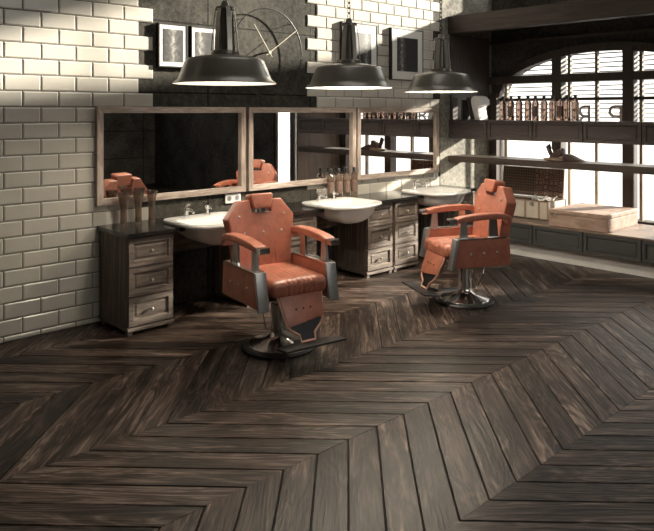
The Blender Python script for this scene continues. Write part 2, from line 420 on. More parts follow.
# metro tile cladding, two zones with toothed ends
def tiles():
    bm = nb(); g = nb(); TW, TH, gap = 0.27, 0.1205, 0.006
    yf = YB-0.013; ym = YB-0.004
    def tile(x0, x1, z0, z1):
        if x1-x0 < 0.02: return
        x0 += gap/2; x1 -= gap/2; z0 += gap/2; z1 -= gap/2
        bv = 0.009
        o = [bm.verts.new(p) for p in ((x0, ym, z0), (x1, ym, z0), (x1, ym, z1), (x0, ym, z1))]
        m_ = [bm.verts.new(p) for p in ((x0, yf+0.006, z0), (x1, yf+0.006, z0), (x1, yf+0.006, z1), (x0, yf+0.006, z1))]
        i = [bm.verts.new(p) for p in ((x0+bv, yf, z0+bv), (x1-bv, yf, z0+bv), (x1-bv, yf, z1-bv), (x0+bv, yf, z1-bv))]
        bm.faces.new(i)
        for k in range(4):
            bm.faces.new([o[k], o[(k+1) % 4], m_[(k+1) % 4], m_[k]])
            bm.faces.new([m_[k], m_[(k+1) % 4], i[(k+1) % 4], i[k]])
    for r in range(-1, 43):
        z0 = max(0.0, 0.043+TH*r); z1 = 0.043+TH*(r+1)
        if z1 > ZC: break
        even = r % 2 == 0
        end = 2.912 if even else 2.777
        x = end
        while x > XL: tile(max(x-TW, XL), x, z0, z1); x -= TW
        add_box(g, XL, end-0.004, YB-0.006, YB-0.0005, z0, z1)
        if z0 < 0.6: continue
        st = 4.802 if even else 4.667; en = 6.886 if even else 6.757
        x = st
        while x < en-0.01: tile(x, min(x+TW, en), z0, z1); x += TW
        add_box(g, st+0.004, en-0.004, YB-0.006, YB-0.0005, z0, z1)
    obj('tile_cladding', bm, M['tile'], wall_back)
    obj('grout', g, M['grout'], wall_back)
tiles()
obj('plaster_end', add_box(nb(), 6.905, XW-0.002, YB-0.004, YB-0.0004, 0.0, ZC-0.002), M['plaster'], wall_back)
# window wall
def arch(y):
    t = (y-3.72)/1.42
    return 1.9 + 0.55*math.sqrt(max(0.0, 1-t*t))
SILL = [(1.8, 4.55), (2.54, 4.1), (3.07, 3.776), (3.9, 3.35), (4.1, 3.25), (5.0, 3.22)]  # unseen clerestory, outline shaped to place sun patches on the back wall
def sill(y):
    for (a, za), (b, zb) in zip(SILL, SILL[1:]):
        if a <= y <= b: return za+(zb-za)*(y-a)/(b-a)
    return ZC
def wall_right():
    bm = nb(); x0, x1 = XW, XW+0.2
    add_box(bm, x0, x1, YF, 0.45, -0.15, ZC)
    add_box(bm, x0, x1, 0.45, 1.25, 2.5, ZC)
    add_box(bm, x0, x1, 1.25, 1.8, -0.15, ZC)
    ys = sorted(set([round(1.8+i*0.05, 4) for i in range(71)] + [2.301, 5.139, 5.0, 5.28]))
    ys = [y for y in ys if y <= 5.28]
    for a, b in zip(ys, ys[1:]):
        mid = (a+b)/2
        top = ZC if mid > 5.0 else (5.1 if mid > 3.3 else 4.45)  # clerestory head cut lower here to dim the top of the sun patch
        sa, sb = (ZC, ZC) if mid > 5.0 else (sill(a), sill(b))
        if 2.30 < mid < 5.14:
            add_box(bm, x0, x1, a, b, -0.15, 0.42)
            add_prism(bm, [(a, arch(a)), (b, arch(b)), (b, sb), (a, sa)], x0, x1, 'yz')
        else:
            add_prism(bm, [(a, -0.15), (b, -0.15), (b, sb), (a, sa)], x0, x1, 'yz')
        if top < ZC: add_box(bm, x0, x1, a, b, top, ZC)
    struct('wall_right', bm, M['concrete_plain'], label='dark wall around the arched window', cat='wall')
wall_right()
struct('wall_left', add_box(nb(), XL-0.2, XL, YF-0.2, YB+0.2, -0.15, ZC+0.2), M['concrete_plain'], label='grey wall out of view on the left', cat='wall')
wf = nb()
FX0, FX1, FZ0, FZ1 = 0.5, 6.0, 2.4, 4.7  # unseen high window opening, added for frontal fill on the chairs
add_box(wf, XL, FX0, YF-0.2, YF, -0.15, ZC); add_box(wf, FX1, XW+0.2, YF-0.2, YF, -0.15, ZC)
add_box(wf, FX0, FX1, YF-0.2, YF, -0.15, FZ0); add_box(wf, FX0, FX1, YF-0.2, YF, FZ1, ZC)
M['concrete_rear'] = concrete('mid_grey_concrete', (0.17, 0.165, 0.15))
struct('wall_front', wf, M['concrete_rear'], label='dark concrete wall behind the viewer seen in the mirrors', cat='wall')
cb = nb(); SX0, SX1, SY0, SY1 = 2.4, 5.2, 2.4, 4.2  # skylight is an unseen opening added to light the chairs from above
add_box(cb, XL, SX0, YF, YB, ZC, ZC+0.2); add_box(cb, SX1, XW+0.2, YF, YB, ZC, ZC+0.2)
add_box(cb, SX0, SX1, YF, SY0, ZC, ZC+0.2); add_box(cb, SX0, SX1, SY1, YB, ZC, ZC+0.2)
struct('ceiling', cb, M['ceiling'], label='high plastered ceiling with an unseen skylight added to light the room', cat='ceiling')

# arched window: frame, bars, glass, lettering
wfm = nb()
fx0, fx1 = 7.99, 8.06
prev = None
for i in range(41):                                        # arch rim
    y = 2.30+2.84*i/40
    p = (y, arch(y))
    if prev: add_prism(wfm, [(prev[0], prev[1]-0.03), (p[0], p[1]-0.03), (p[0], p[1]+0.07), (prev[0], prev[1]+0.07)], fx0, XW-0.001, 'yz')
    prev = p
win = struct('window_1', wfm, M['window_frame'], label='wide arched shop window with dark posts', cat='window')
for y in (5.175, 4.279, 3.388, 2.40):
    zt = arch(min(y, 5.13)) if y < 5.14 else 1.93
    obj('post', add_box(nb(), 7.96, 8.10, y-(0.062 if y < 5 else 0.03), y+0.062, 0.43, max(zt, 1.92)+0.01, 0.004), M['window_frame'], win)
obj('transom', add_box(nb(), 7.95, 8.09, 2.3, 5.275, 2.062, 2.16, 0.004), M['window_frame'], win)
obj('glazing_bar', add_box(nb(), 8.02, 8.07, 2.31, 5.13, 1.83, 1.868), M['window_frame'], win)
for y in (5.05, 4.15, 3.80, 3.27, 2.85):
    obj('mullion', add_box(nb(), 8.04, 8.09, y-0.018, y+0.018, 0.43, arch(y), 0.003), M['mullion'], win)
pane = nb()
pts = [(2.31, 0.43), (5.13, 0.43)] + [(5.13-2.82*i/40, arch(5.13-2.82*i/40)) for i in range(41)]
add_prism(pane, pts, 8.10, 8.104, 'yz')
gl = obj('glass_pane', pane, M['pane'], win)
# reversed sign-writing on the glass, read from outside
def letter(ch, y, z, size):
    cu = bpy.data.curves.new('sign_letter', 'FONT'); cu.body = ch; cu.size = size; cu.extrude = 0.002; cu.offset = -0.002
    t = bpy.data.objects.new('tmp', cu); C.objects.link(t)
    dg = bpy.context.evaluated_depsgraph_get(); me = bpy.data.meshes.new_from_object(t.evaluated_get(dg))
    bpy.data.objects.remove(t)
    b = nb(); b.from_mesh(me); bpy.data.meshes.remove(me)
    # local x -> +Y so that, seen from inside (looking along +X, +Y to the left), it reads mirrored
    b.transform(Matrix(((0, 0, 1, 8.095), (1, 0, 0, y), (0, 1, 0, z), (0, 0, 0, 1))))
    return obj('sign_letter', b, M['steel'], win)
letter('R', 3.865, 1.50, 0.40); letter('P', 3.475, 1.50, 0.40)
bl = nb()
z = 1.62
while z < 2.46:
    # only as wide as the arch is at this height
    if z <= 1.9: a = 1.40
    else: a = 1.42*math.sqrt(max(0, 1-((z-1.9)/0.55)**2))-0.01
    if a > 0.1: add_box(bl, 8.125, 8.16, 3.72-a, 3.72+a, z-0.007, z+0.007)
    z += 0.056
blind = obj('window_blind', bl, M['blind']); tag(blind, 'open horizontal slat blind behind the upper arched window', 'blind')
# side glazed door seen in the mirror
dm = nb()
for y0, y1 in ((0.45, 0.53), (0.90, 1.04), (1.18, 1.25)): add_box(dm, 8.07, 8.13, y0, y1, 0, 2.5)
add_box(dm, 8.07, 8.13, 0.53, 1.18, 2.42, 2.5); add_box(dm, 8.07, 8.13, 0.53, 1.18, 0.0, 0.14)
door = struct('door_1', dm, M['window_frame'], label='tall glazed door beside the shelving seen in the mirror', cat='door')
obj('glass_pane', add_box(nb(), 8.098, 8.102, 0.5, 1.2, 0.1, 2.45), M['frosted'], door)
# trims
struct('trim_1', add_box(nb(), 7.06, 7.20, 2.30, YB-0.001, 2.68, 2.90, 0.004), M['shelf_wood'], label='thick dark timber lintel across the top of the shelving', cat='beam')
struct('trim_2', add_box(nb(), 7.20, XW-0.001, 2.30, YB-0.001, 2.86, 2.90), M['shelf_wood'], label='dark soffit board above the window shelving', cat='soffit')
struct('trim_3', add_box(nb(), 7.06, 7.985, 2.26, 2.30, 0.0, 2.90), M['panel_wood'], label='brown plank end panel of the window shelving', cat='panel')
struct('trim_5', add_box(nb(), 7.10, 7.96, 5.258, 5.274, 1.59, 2.68), M['window_frame'], label='dark wooden board over the back wall plaster beside the shelving', cat='panel')  # thin dark board covering the plaster between the drawers and the lintel
struct('trim_4', add_box(nb(), 8.0, XW-0.001, 2.30, YB-0.001, 2.60, 2.64), M['shelf_wood'], label='dark picture rail above the arched window', cat='trim')

# ------------------------------------------------------------------ window shelving
Yd = [5.268, 4.697, 4.09, 3.485, 2.865, 2.305]
def drawers_along(parent, x, z0, z1, m, ins):
    for a, b in zip(Yd, Yd[1:]):
        w = a-b-0.012; h = z1-z0
        p = panel_front(w, h, 0.022, ins, 0.015, 0.007)
        bmesh.ops.rotate(p, verts=p.verts[:], cent=(0, 0, 0), matrix=Matrix.Rotation(-PI/2, 3, 'Z'))
        bmesh.ops.translate(p, verts=p.verts[:], vec=(x, (a+b)/2, (z0+z1)/2))
        obj('drawer', p, m, parent)
uc = thing('shelf_cabinet', 'long dark brown wooden drawer shelf crossing the window under the bottles', 'cabinet', (7.06, 3.78, 1.355))
bx = add_box(nb(), 7.082, 7.46, 2.301, 5.275, 1.357, 1.586); ub = obj('body', bx, M['espresso'], uc)
for o in (ub,): o.location = (-7.06, -3.78, -1.355)
def reparent(root, fn):
    """build children in world coordinates, then shift under the root"""
    before = set(o.name for o in C.objects)
    fn()
    for o in list(C.objects):
        if o.name not in before and o.parent == root:
            o.location = (-root.location[0], -root.location[1], -root.location[2])
reparent(uc, lambda: drawers_along(uc, 7.082, 1.355, 1.588, M['espresso'], 0.05))
sh = obj('shelf', add_box(nb(), 7.06, 7.42, 2.301, 5.275, 1.060, 1.135, 0.003), M['shelf_wood']); tag(sh, 'dark walnut plank shelf crossing the window below the upper drawers', 'shelf')
wbn = thing('window_bench', 'low window bench with charcoal drawer fronts and a walnut plank top', 'bench', (7.06, 3.78, 0))
def bench():
    obj('body', add_box(nb(), 7.082, 7.94, 2.301, 5.275, 0.162, 0.392), M['bench_grey'], wbn)
    obj('bench_top', add_box(nb(), 7.055, 7.94, 2.301, 5.275, 0.392, 0.412, 0.003), M['bench_wood'], wbn)
    obj('plinth', add_box(nb(), 7.16, 7.9, 2.301, 5.275, 0.0, 0.162), M['white_paint'], wbn)
    drawers_along(wbn, 7.082, 0.165, 0.392, M['bench_grey'], 0.05)
reparent(wbn, bench)

# ------------------------------------------------------------------ counter, cabinets, basins
def drawer_cabinet(x0, label):
    w, d0, d1, h = 0.39, 4.77, 5.262, 0.745
    t = thing('drawer_cabinet', label, 'cabinet', (x0+w/2, d0, 0), 0, 'drawer cabinets under the counter')
    b = nb()
    add_box(b, -w/2, w/2, 0.018, d1-d0, 0.055, h, 0.003)
    obj('body', b, M['cab_wood'], t)
    pl = nb(); add_box(pl, -w/2-0.004, w/2+0.004, -0.004, d1-d0, 0.03, 0.056, 0.003)
    for sx in (-1, 1):
        for y in (0.03, d1-d0-0.04): add_box(pl, sx*(w/2-0.025)-0.02, sx*(w/2-0.025)+0.02, y-0.02, y+0.02, 0, 0.031)
    obj('plinth', pl, M['cab_wood_h'], t)
    zs = [0.066, 0.29, 0.514, 0.738]
    for z0, z1 in zip(zs, zs[1:]):
        p = panel_front(w-0.014, z1-z0-0.012, 0.02, 0.055, 0.013, 0.012)
        bmesh.ops.translate(p, verts=p.verts[:], vec=(0, 0.018, (z0+z1)/2))
        dr = obj('drawer', p, M['cab_wood_h'], t)
        k = nb(); add_cyl(k, (0, 0.012, (z0+z1)/2), (0, -0.012, (z0+z1)/2), 0.006); add_sphere(k, (0, -0.018, (z0+z1)/2), 0.013, (1, 0.8, 1))
        obj('knob', k, M['stud'], dr, True)
    return t
CL = [(2.425, 'weathered grey wood three-drawer cabinet standing against the tiles, below the tall vases'),
      (3.535, 'weathered wood drawer cabinet hidden behind the front barber chair'),
      (3.96, 'weathered wood drawer cabinet just left of the middle basin, half behind the front chair'),
      (5.04, 'weathered wood drawer cabinet just right of the middle basin, left one of the pair'),
      (5.46, 'weathered wood drawer cabinet nearest the far barber chair, right one of the pair'),
      (6.50, 'weathered wood drawer cabinet right of the far basin, mostly behind the far barber chair')]
for x, l in CL: drawer_cabinet(x, l)
SINK = [3.18, 4.69, 6.18]
poly = [(2.405, 5.262), (2.405, 4.735)]
for s in SINK: poly += [(s-0.28, 4.735), (s-0.28, 5.03), (s+0.28, 5.03), (s+0.28, 4.735)]
poly += [(6.905, 4.735), (6.905, 5.262)]
ct = thing('countertop', 'black polished stone counter running under the three mirrors', 'counter', (4.65, 5.0, 0.745))
def counter():
    obj('slab', add_prism(nb(), poly, 0.746, 0.778, 'xy'), M['granite'], ct)
    for a, b in ((2.82, 3.53), (4.355, 5.035), (5.855, 6.495)):
        obj('apron', add_box(nb(), a, b, 5.20, 5.225, 0.48, 0.745), M['cab_wood_h'], ct)
reparent(ct, counter)
def outline(n=64):
    pts = []
    for i in range(n):
        a = 2*PI*i/n; c, s = math.cos(a), math.sin(a)
        e = 0.42 if s < 0 else 0.30
        x = 0.335*math.copysign(abs(c)**e, c); y = 0.30*math.copysign(abs(s)**e, s)
        if s < 0:
            k = abs(s)
            y -= 0.035*math.exp(-(x/0.17)**2)*k
            x *= 1-0.10*max(0, k-0.35)
        pts.append((x, y))
    return pts
def basin(x, label):
    t = thing('wash_basin', label, 'basin', (x, 4.765, 0.779), 0, 'white wash basins')
    b = nb(); O = outline(); n = len(O)
    def ring(s, z, cy=0.0, sy=None): return [b.verts.new((p[0]*s, cy+(p[1]-cy)*(sy or s), z)) for p in O]
    loops = [ring(0.90, 0.000), ring(0.98, 0.002), ring(1.0, 0.012), ring(1.0, 0.024), ring(0.985, 0.031),
             ring(0.86, 0.028, -0.03, 0.74), ring(0.80, 0.018, -0.05, 0.68), ring(0.68, -0.06, -0.05, 0.58), ring(0.40, -0.105, -0.05, 0.36), ring(0.08, -0.112, -0.05, 0.08)]
    for A, B in zip(loops, loops[1:]):
        for i in range(n): b.faces.new([A[i], A[(i+1) % n], B[(i+1) % n], B[i]])
    b.faces.new(loops[-1])
    under = [loops[0], ring(0.80, -0.02, -0.06, 0.80), ring(0.74, -0.07, -0.08, 0.72), ring(0.60, -0.115, -0.09, 0.60), ring(0.38, -0.15, -0.10, 0.40), ring(0.12, -0.165, -0.10, 0.12)]
    for A, B in zip(under, under[1:]):
        for i in range(n): b.faces.new([A[i], B[i], B[(i+1) % n], A[(i+1) % n]])
    b.faces.new(under[-1][::-1])
    obj('bowl', b, M['ceramic'], t, True)
    f = nb(); z = 0.03; fx, fy = -0.11, 0.235
    add_lathe(f, [(0, z), (0.026, z), (0.026, z+0.012), (0.02, z+0.018), (0.02, z+0.075), (0.0, z+0.082)], (fx, fy, 0), 20)
    add_tube(f, [(fx, fy, z+0.05), (fx, fy-0.05, z+0.065), (fx, fy-0.10, z+0.06), (fx, fy-0.115, z+0.045)], [0.015, 0.013, 0.011, 0.011])
    add_tube(f, [(fx, fy+0.005, z+0.08), (fx, fy-0.02, z+0.10), (fx, fy-0.075, z+0.112)], [0.012, 0.010, 0.007])
    obj('faucet', f, M['chrome'], t, True)
    d = nb(); fx = 0.10
    add_lathe(d, [(0, z), (0.03, z), (0.03, z+0.008), (0.012, z+0.014), (0.012, z+0.045), (0.022, z+0.05), (0.024, z+0.066), (0.014, z+0.078), (0, z+0.08)], (fx, fy, 0), 20)
    add_tube(d, [(fx, fy, z+0.06), (fx, fy-0.035, z+0.068), (fx, fy-0.06, z+0.055)], [0.008, 0.007, 0.006])
    obj('soap_dispenser', d, M['chrome'], t, True)
    dr = nb(); add_lathe(dr, [(0, -0.105), (0.024, -0.105), (0.024, -0.112)], (0, -0.05, 0), 20)
    obj('drain', dr, M['chrome'], t)
basin(SINK[0], 'white ceramic wash basin nearest the tall vases, left of the front barber chair')
basin(SINK[1], 'white ceramic wash basin in front of the row of four brown bottles')
basin(SINK[2], 'white ceramic wash basin at the far end of the counter, behind the far barber chair')
# sockets
def outlet(x, z, n, label):
    t = thing('wall_outlet', label, 'outlet', (x, 5.264, z))
    for k in range(n):
        cx = (k-(n-1)/2)*0.088
        p = obj('plate', add_box(nb(), cx-0.043, cx+0.043, -0.011, 0.0, -0.043, 0.043, 0.004), M['white_plastic'], t)
        s = nb(); add_lathe(s, [(0, 0), (0.024, 0)], n=20); 
        bmesh.ops.rotate(s, verts=s.verts[:], cent=(0, 0, 0), matrix=Matrix.Rotation(PI/2, 3, 'X'))
        bmesh.ops.translate(s, verts=s.verts[:], vec=(cx, -0.0115, 0))
        for sx in (-0.009, 0.009): add_sphere(s, (cx+sx, -0.0115, 0), 0.003, n=8)
        obj('socket', s, M['steel'], p)
outlet(3.73, 0.885, 2, 'white double power outlet on the dark wall just above the front chair')
outlet(6.79, 0.895, 1, 'white single power outlet right of the far basin, under the mirror corner')

# ------------------------------------------------------------------ mirrors
def wall_mirror(x0, x1, label):
    z0, z1 = 0.94, 1.736; fw = 0.053; yb, yf = 5.262, 5.218
    t = thing('wall_mirror', label, 'mirror', ((x0+x1)/2, yb, z0), 0, 'framed wall mirrors')
    def mk():
        for a, b in ((z0, z0+fw), (z1-fw, z1)):
            s = 1 if a == z0 else -1
            q = [(x0, a), (x1, a), (x1-fw, b), (x0+fw, b)] if s == 1 else [(x0+fw, a), (x1-fw, a), (x1, b), (x0, b)]
            obj('frame_rail', add_prism(nb(), q, yf, yb, 'xz', 0.004), M['frame_wood'], t)
        for s in (0, 1):
            q = [(x0, z0), (x0+fw, z0+fw), (x0+fw, z1-fw), (x0, z1)] if s == 0 else [(x1, z0), (x1, z1), (x1-fw, z1-fw), (x1-fw, z0+fw)]
            obj('frame_stile', add_prism(nb(), q, yf, yb, 'xz', 0.004), M['frame_wood_v'], t)
        obj('glass', add_box(nb(), x0+0.03, x1-0.03, 5.246, 5.252, z0+0.03, z1-0.03), M['mirror'], t)
    reparent(t, mk)
wall_mirror(2.39, 3.853, 'wood framed mirror on the left, above the tall vases, reflecting the front chair')
wall_mirror(3.887, 5.338, 'wood framed middle mirror, above the front chair, reflecting plank panelling')
wall_mirror(5.36, 6.81, 'wood framed mirror nearest the window, reflecting bright glass and drawers')

# ------------------------------------------------------------------ bottles and vases on the counter
def bottle(name, label, group, loc, h, r, lab=True, body=None):
    t = thing(name, label, 'bottle', loc, 0, group)
    b = nb()
    add_lathe(b, [(0, 0), (r*0.92, 0), (r, 0.006), (r, h*0.70), (r*0.88, h*0.765), (r*0.45, h*0.82), (r*0.38, h*0.86), (0, h*0.86)], n=24)
    obj('body', b, body or M['amber'], t, True)
    c = nb(); add_lathe(c, [(0, h*0.845), (r*0.46, h*0.845), (r*0.46, h*0.99), (r*0.42, h), (0, h)], n=20)
    obj('cap', c, M['cap'], t, True)
    if lab:
        l = nb(); add_lathe(l, [(r+0.0008, h*0.18), (r+0.0008, h*0.58)], n=24)
        obj('paper_label', l, M['label'], t, True)
    return t
ORD4 = ['leftmost', 'second from the left', 'third from the left', 'rightmost']
for i, x in enumerate((4.905, 5.02, 5.135, 5.25)):
    bottle('tonic_bottle', f'brown bottle with black cap on the counter, {ORD4[i]} of four', 'four brown bottles on the counter', (x, 5.165, 0.779), 0.318, 0.037, True, M['brown_glass'])
for i, x in enumerate((2.575, 2.705, 2.825)):
    t = obj('glass_vase', add_lathe(nb(), [(0, 0), (0.032, 0), (0.029, 0.02), (0.026, 0.06), (0.027, 0.13), (0.036, 0.20), (0.050, 0.262), (0.047, 0.262), (0.033, 0.20), (0.023, 0.13), (0.022, 0.06), (0.02, 0.03), (0, 0.03)], n=28), M['brown_glass'], None, True)
    t.location = (x, 5.14, 0.779)
    tag(t, f'tall flared smoky glass vase on the counter end, {["leftmost", "middle one", "rightmost"][i]} of three', 'vase', 'three glass vases')

# ------------------------------------------------------------------ pictures and clock
def picture(x0, x1, z0, z1, mw, seed, ds, label, ysurf):
    t = thing('framed_photograph', label, 'picture', ((x0+x1)/2, ysurf, (z0+z1)/2), 0, 'framed black-and-white photographs')
    w, h = x1-x0, z1-z0; d = 0.045; fw = 0.010
    f = nb()
    add_box(f, -w/2, w/2, -d, 0, h/2-fw, h/2); add_box(f, -w/2, w/2, -d, 0, -h/2, -h/2+fw)
    add_box(f, -w/2, -w/2+fw, -d, 0, -h/2+fw, h/2-fw); add_box(f, w/2-fw, w/2, -d, 0, -h/2+fw, h/2-fw)
    obj('frame', f, M['black_wood'], t)
    obj('mat_board', add_box(nb(), -w/2+fw, w/2-fw, -d+0.006, -0.002, -h/2+fw, h/2-fw), M['mat_board'], t)
    obj('print', add_box(nb(), -w/2+mw, w/2-mw, -d+0.003, -d+0.0058, -h/2+mw*1.05, h/2-mw*1.05), photo_mat('photo_print_%d' % seed, seed, ds), t)
picture(2.945, 3.232, 2.078, 2.457, 0.046, 1, 0.0, 'small framed black-and-white photo of a tree-lined path, left one of the two on concrete', YB)
picture(3.268, 3.555, 2.078, 2.457, 0.046, 2, 0.05, 'small framed black-and-white photo right of the path picture, partly behind the front lamp', YB)
picture(5.13, 5.685, 2.06, 2.665, 0.10, 3, -0.1, 'large framed black-and-white photo on tiles, mostly behind the middle lamp', YB-0.014)
picture(5.925, 6.50, 2.06, 2.665, 0.10, 4, 0.1, 'large framed black-and-white photo on tiles between the middle and far lamps', YB-0.014)
ck = thing('wall_clock', 'large thin wire ring wall clock with pale hands on the concrete wall', 'clock', (4.10, YB, 2.264))
CR = 0.425; cy = -0.085
r_ = nb(); add_tube(r_, [(CR*math.cos(2*PI*i/72), cy, CR*math.sin(2*PI*i/72)) for i in range(72)], 0.006, 8, True)
obj('ring', r_, M['black_metal'], ck, True)
hb = nb(); add_cyl(hb, (0, 0, 0), (0, cy-0.02, 0), 0.010); add_cyl(hb, (0, cy-0.02, 0), (0, cy-0.03, 0), 0.016)
obj('hub', hb, M['brass'], ck, True)
def hand(ang, l0, l1, w):
    b = nb(); a = math.radians(ang); d = Vector((math.sin(a), 0, math.cos(a))); s = Vector((math.cos(a), 0, -math.sin(a)))
    y = cy-0.022
    P = [d*l0+s*w*0.5, d*l1+s*w*0.35, d*l1-s*w*0.35, d*l0-s*w*0.5]
    f0 = [b.verts.new(p+Vector((0, y, 0))) for p in P]; f1 = [b.verts.new(p+Vector((0, y-0.004, 0))) for p in P]
    b.faces.new(f0); b.faces.new(f1)
    for i in range(4): b.faces.new([f0[i], f0[(i+1) % 4], f1[(i+1) % 4], f1[i]])
    return obj('hand', b, M['brass'], ck)
hand(-36, -0.05, 0.32, 0.007); hand(55, -0.05, 0.41, 0.006)
for a in (45, 135, 225, 315):
    r = math.radians(a); b = nb(); add_cyl(b, (CR*math.cos(r), 0, CR*math.sin(r)), (CR*math.cos(r), cy, CR*math.sin(r)), 0.003, n=8); obj('standoff', b, M['black_metal'], ck)

# ------------------------------------------------------------------ pendant lamps
def pendant(label):
    t = thing('pendant_lamp', label, 'lamp', (0, 0, 1.885), 0, 'industrial pendant lamps')
    s = nb()
    add_lathe(s, [(0.350, 0.0), (0.352, 0.004), (0.318, 0.030), (0.308, 0.055), (0.270, 0.150), (0.255, 0.168), (0.20, 0.182), (0.105, 0.196), (0.09, 0.200),
                  (0.0, 0.200)], n=56)
    obj('shade', s, M['shade'], t, True)
    q = nb(); add_lathe(q, [(0.350, 0.0), (0.314, 0.026), (0.304, 0.053), (0.266, 0.147), (0.250, 0.164), (0.1, 0.190), (0, 0.190)], n=56)
    obj('reflector', q, M['reflector'], t, True, 'white enamel inside of the shade')
    h = nb()
    add_lathe(h, [(0, 0.20), (0.098, 0.20), (0.098, 0.222), (0.07, 0.228), (0.05, 0.235), (0.044, 0.50), (0.064, 0.505), (0.064, 0.522), (0.03, 0.530), (0.02, 0.56), (0, 0.56)], n=32)
    obj('socket_housing', h, M['shade'], t, True)
    for k in range(6):
        a = k*PI/3+0.3; b = nb(); c, sn = math.cos(a), math.sin(a)
        pts = [(0.092*c, 0.092*sn, 0.21), (0.088*c, 0.088*sn, 0.30), (0.072*c, 0.072*sn, 0.45), (0.062*c, 0.062*sn, 0.515)]
        w = 0.0165
        for i in range(len(pts)-1):
            pass
        inn, outr = [], []
        for p in pts:
            v = Vector(p); rd = Vector((c, sn, 0)); tn = Vector((-sn, c, 0))
            inn.append((v-tn*w-rd*0.004, v+tn*w-rd*0.004)); outr.append((v-tn*w, v+tn*w))
        vi = [(b.verts.new(p), b.verts.new(q2)) for p, q2 in inn]; vo = [(b.verts.new(p), b.verts.new(q2)) for p, q2 in outr]
        for i in range(len(pts)-1):
            b.faces.new([vo[i][0], vo[i][1], vo[i+1][1], vo[i+1][0]]); b.faces.new([vi[i][0], vi[i+1][0], vi[i+1][1], vi[i][1]])
            b.faces.new([vo[i][0], vo[i+1][0], vi[i+1][0], vi[i][0]]); b.faces.new([vo[i][1], vi[i][1], vi[i+1][1], vo[i+1][1]])
        b.faces.new([vo[0][0], vi[0][0], vi[0][1], vo[0][1]]); b.faces.new([vo[-1][0], vo[-1][1], vi[-1][1], vi[-1][0]])
        obj('strap', b, M['strap_metal'], t)
    ch = nb(); z = 0.56; i = 0
    while z < ZC-1.885-0.05:
        L, w = 0.045, 0.013
        pts = []
        for k in range(10):
            a = 2*PI*k/10
            x, zz = w*math.cos(a), L*0.62*math.sin(a)
            pts.append((x, 0, z+L/2+zz) if i % 2 == 0 else (0, x, z+L/2+zz))
        add_tube(ch, pts, 0.0035, 6, True); z += L*0.92; i += 1
    obj('chain', ch, M['black_metal'], t, True)
    cw = nb(); add_tube(cw, [(0.012, 0, 0.55), (0.016, 0.006, 1.2), (0.012, 0, 2.2), (0.01, 0, ZC-1.885-0.02)], 0.004, 8)
    obj('cord', cw, M['cap'], t, True)
    ro = nb(); add_lathe(ro, [(0, ZC-1.885-0.05), (0.05, ZC-1.885-0.05), (0.055, ZC-1.885-0.001), (0, ZC-1.885-0.001)], n=24); obj('ceiling_rose', ro, M['shade'], t, True)
    bb = nb(); add_sphere(bb, (0, 0, 0.148), 0.018, (1, 1, 1.0)); add_cyl(bb, (0, 0, 0.16), (0, 0, 0.19), 0.016); obj('bulb', bb, M['bulb'], t, True)
    return t
PEND = [((2.678, 3.868), 'large dark enamel pendant lamp nearest, hanging before the left mirror and clock'),
        ((3.90, 3.895), 'large dark enamel pendant lamp in the middle, hanging above the front chair'),
        ((5.35, 4.08), 'large dark enamel pendant lamp farthest away, hanging near the shelving')]
p0 = pendant(PEND[0][1]); p0.location = (*PEND[0][0], 1.885)
for (xy, l) in PEND[1:]: dup(p0, (*xy, 1.885), None, l)

# ------------------------------------------------------------------ barber chairs (front = -Y)
def subsurf_box(bm, x0, x1, y0, y1, z0, z1, r, nx=12, ny=12, nz=6, fn=None):
    t = bmesh.new(); bmesh.ops.create_cube(t, size=2.0)
    bmesh.ops.subdivide_edges(t, edges=t.edges[:], cuts=14, use_grid_fill=True)
    hx, hy, hz = (x1-x0)/2, (y1-y0)/2, (z1-z0)/2; c = Vector(((x0+x1)/2, (y0+y1)/2, (z0+z1)/2))
    for v in t.verts:
        p = Vector((v.co.x*hx, v.co.y*hy, v.co.z*hz))
        q = Vector((max(-hx+r, min(hx-r, p.x)), max(-hy+r, min(hy-r, p.y)), max(-hz+r, min(hz-r, p.z))))
        d = p-q
        # spread the verts of the rounded edge
        if d.length > 1e-6:
            l = max(abs(d.x), abs(d.y), abs(d.z)); d = d.normalized()*min(r, r) if l > r*0.999 else d
        v.co = c+q+d
        if fn: v.co = fn(v.co)
    merge(bm, t); return bm
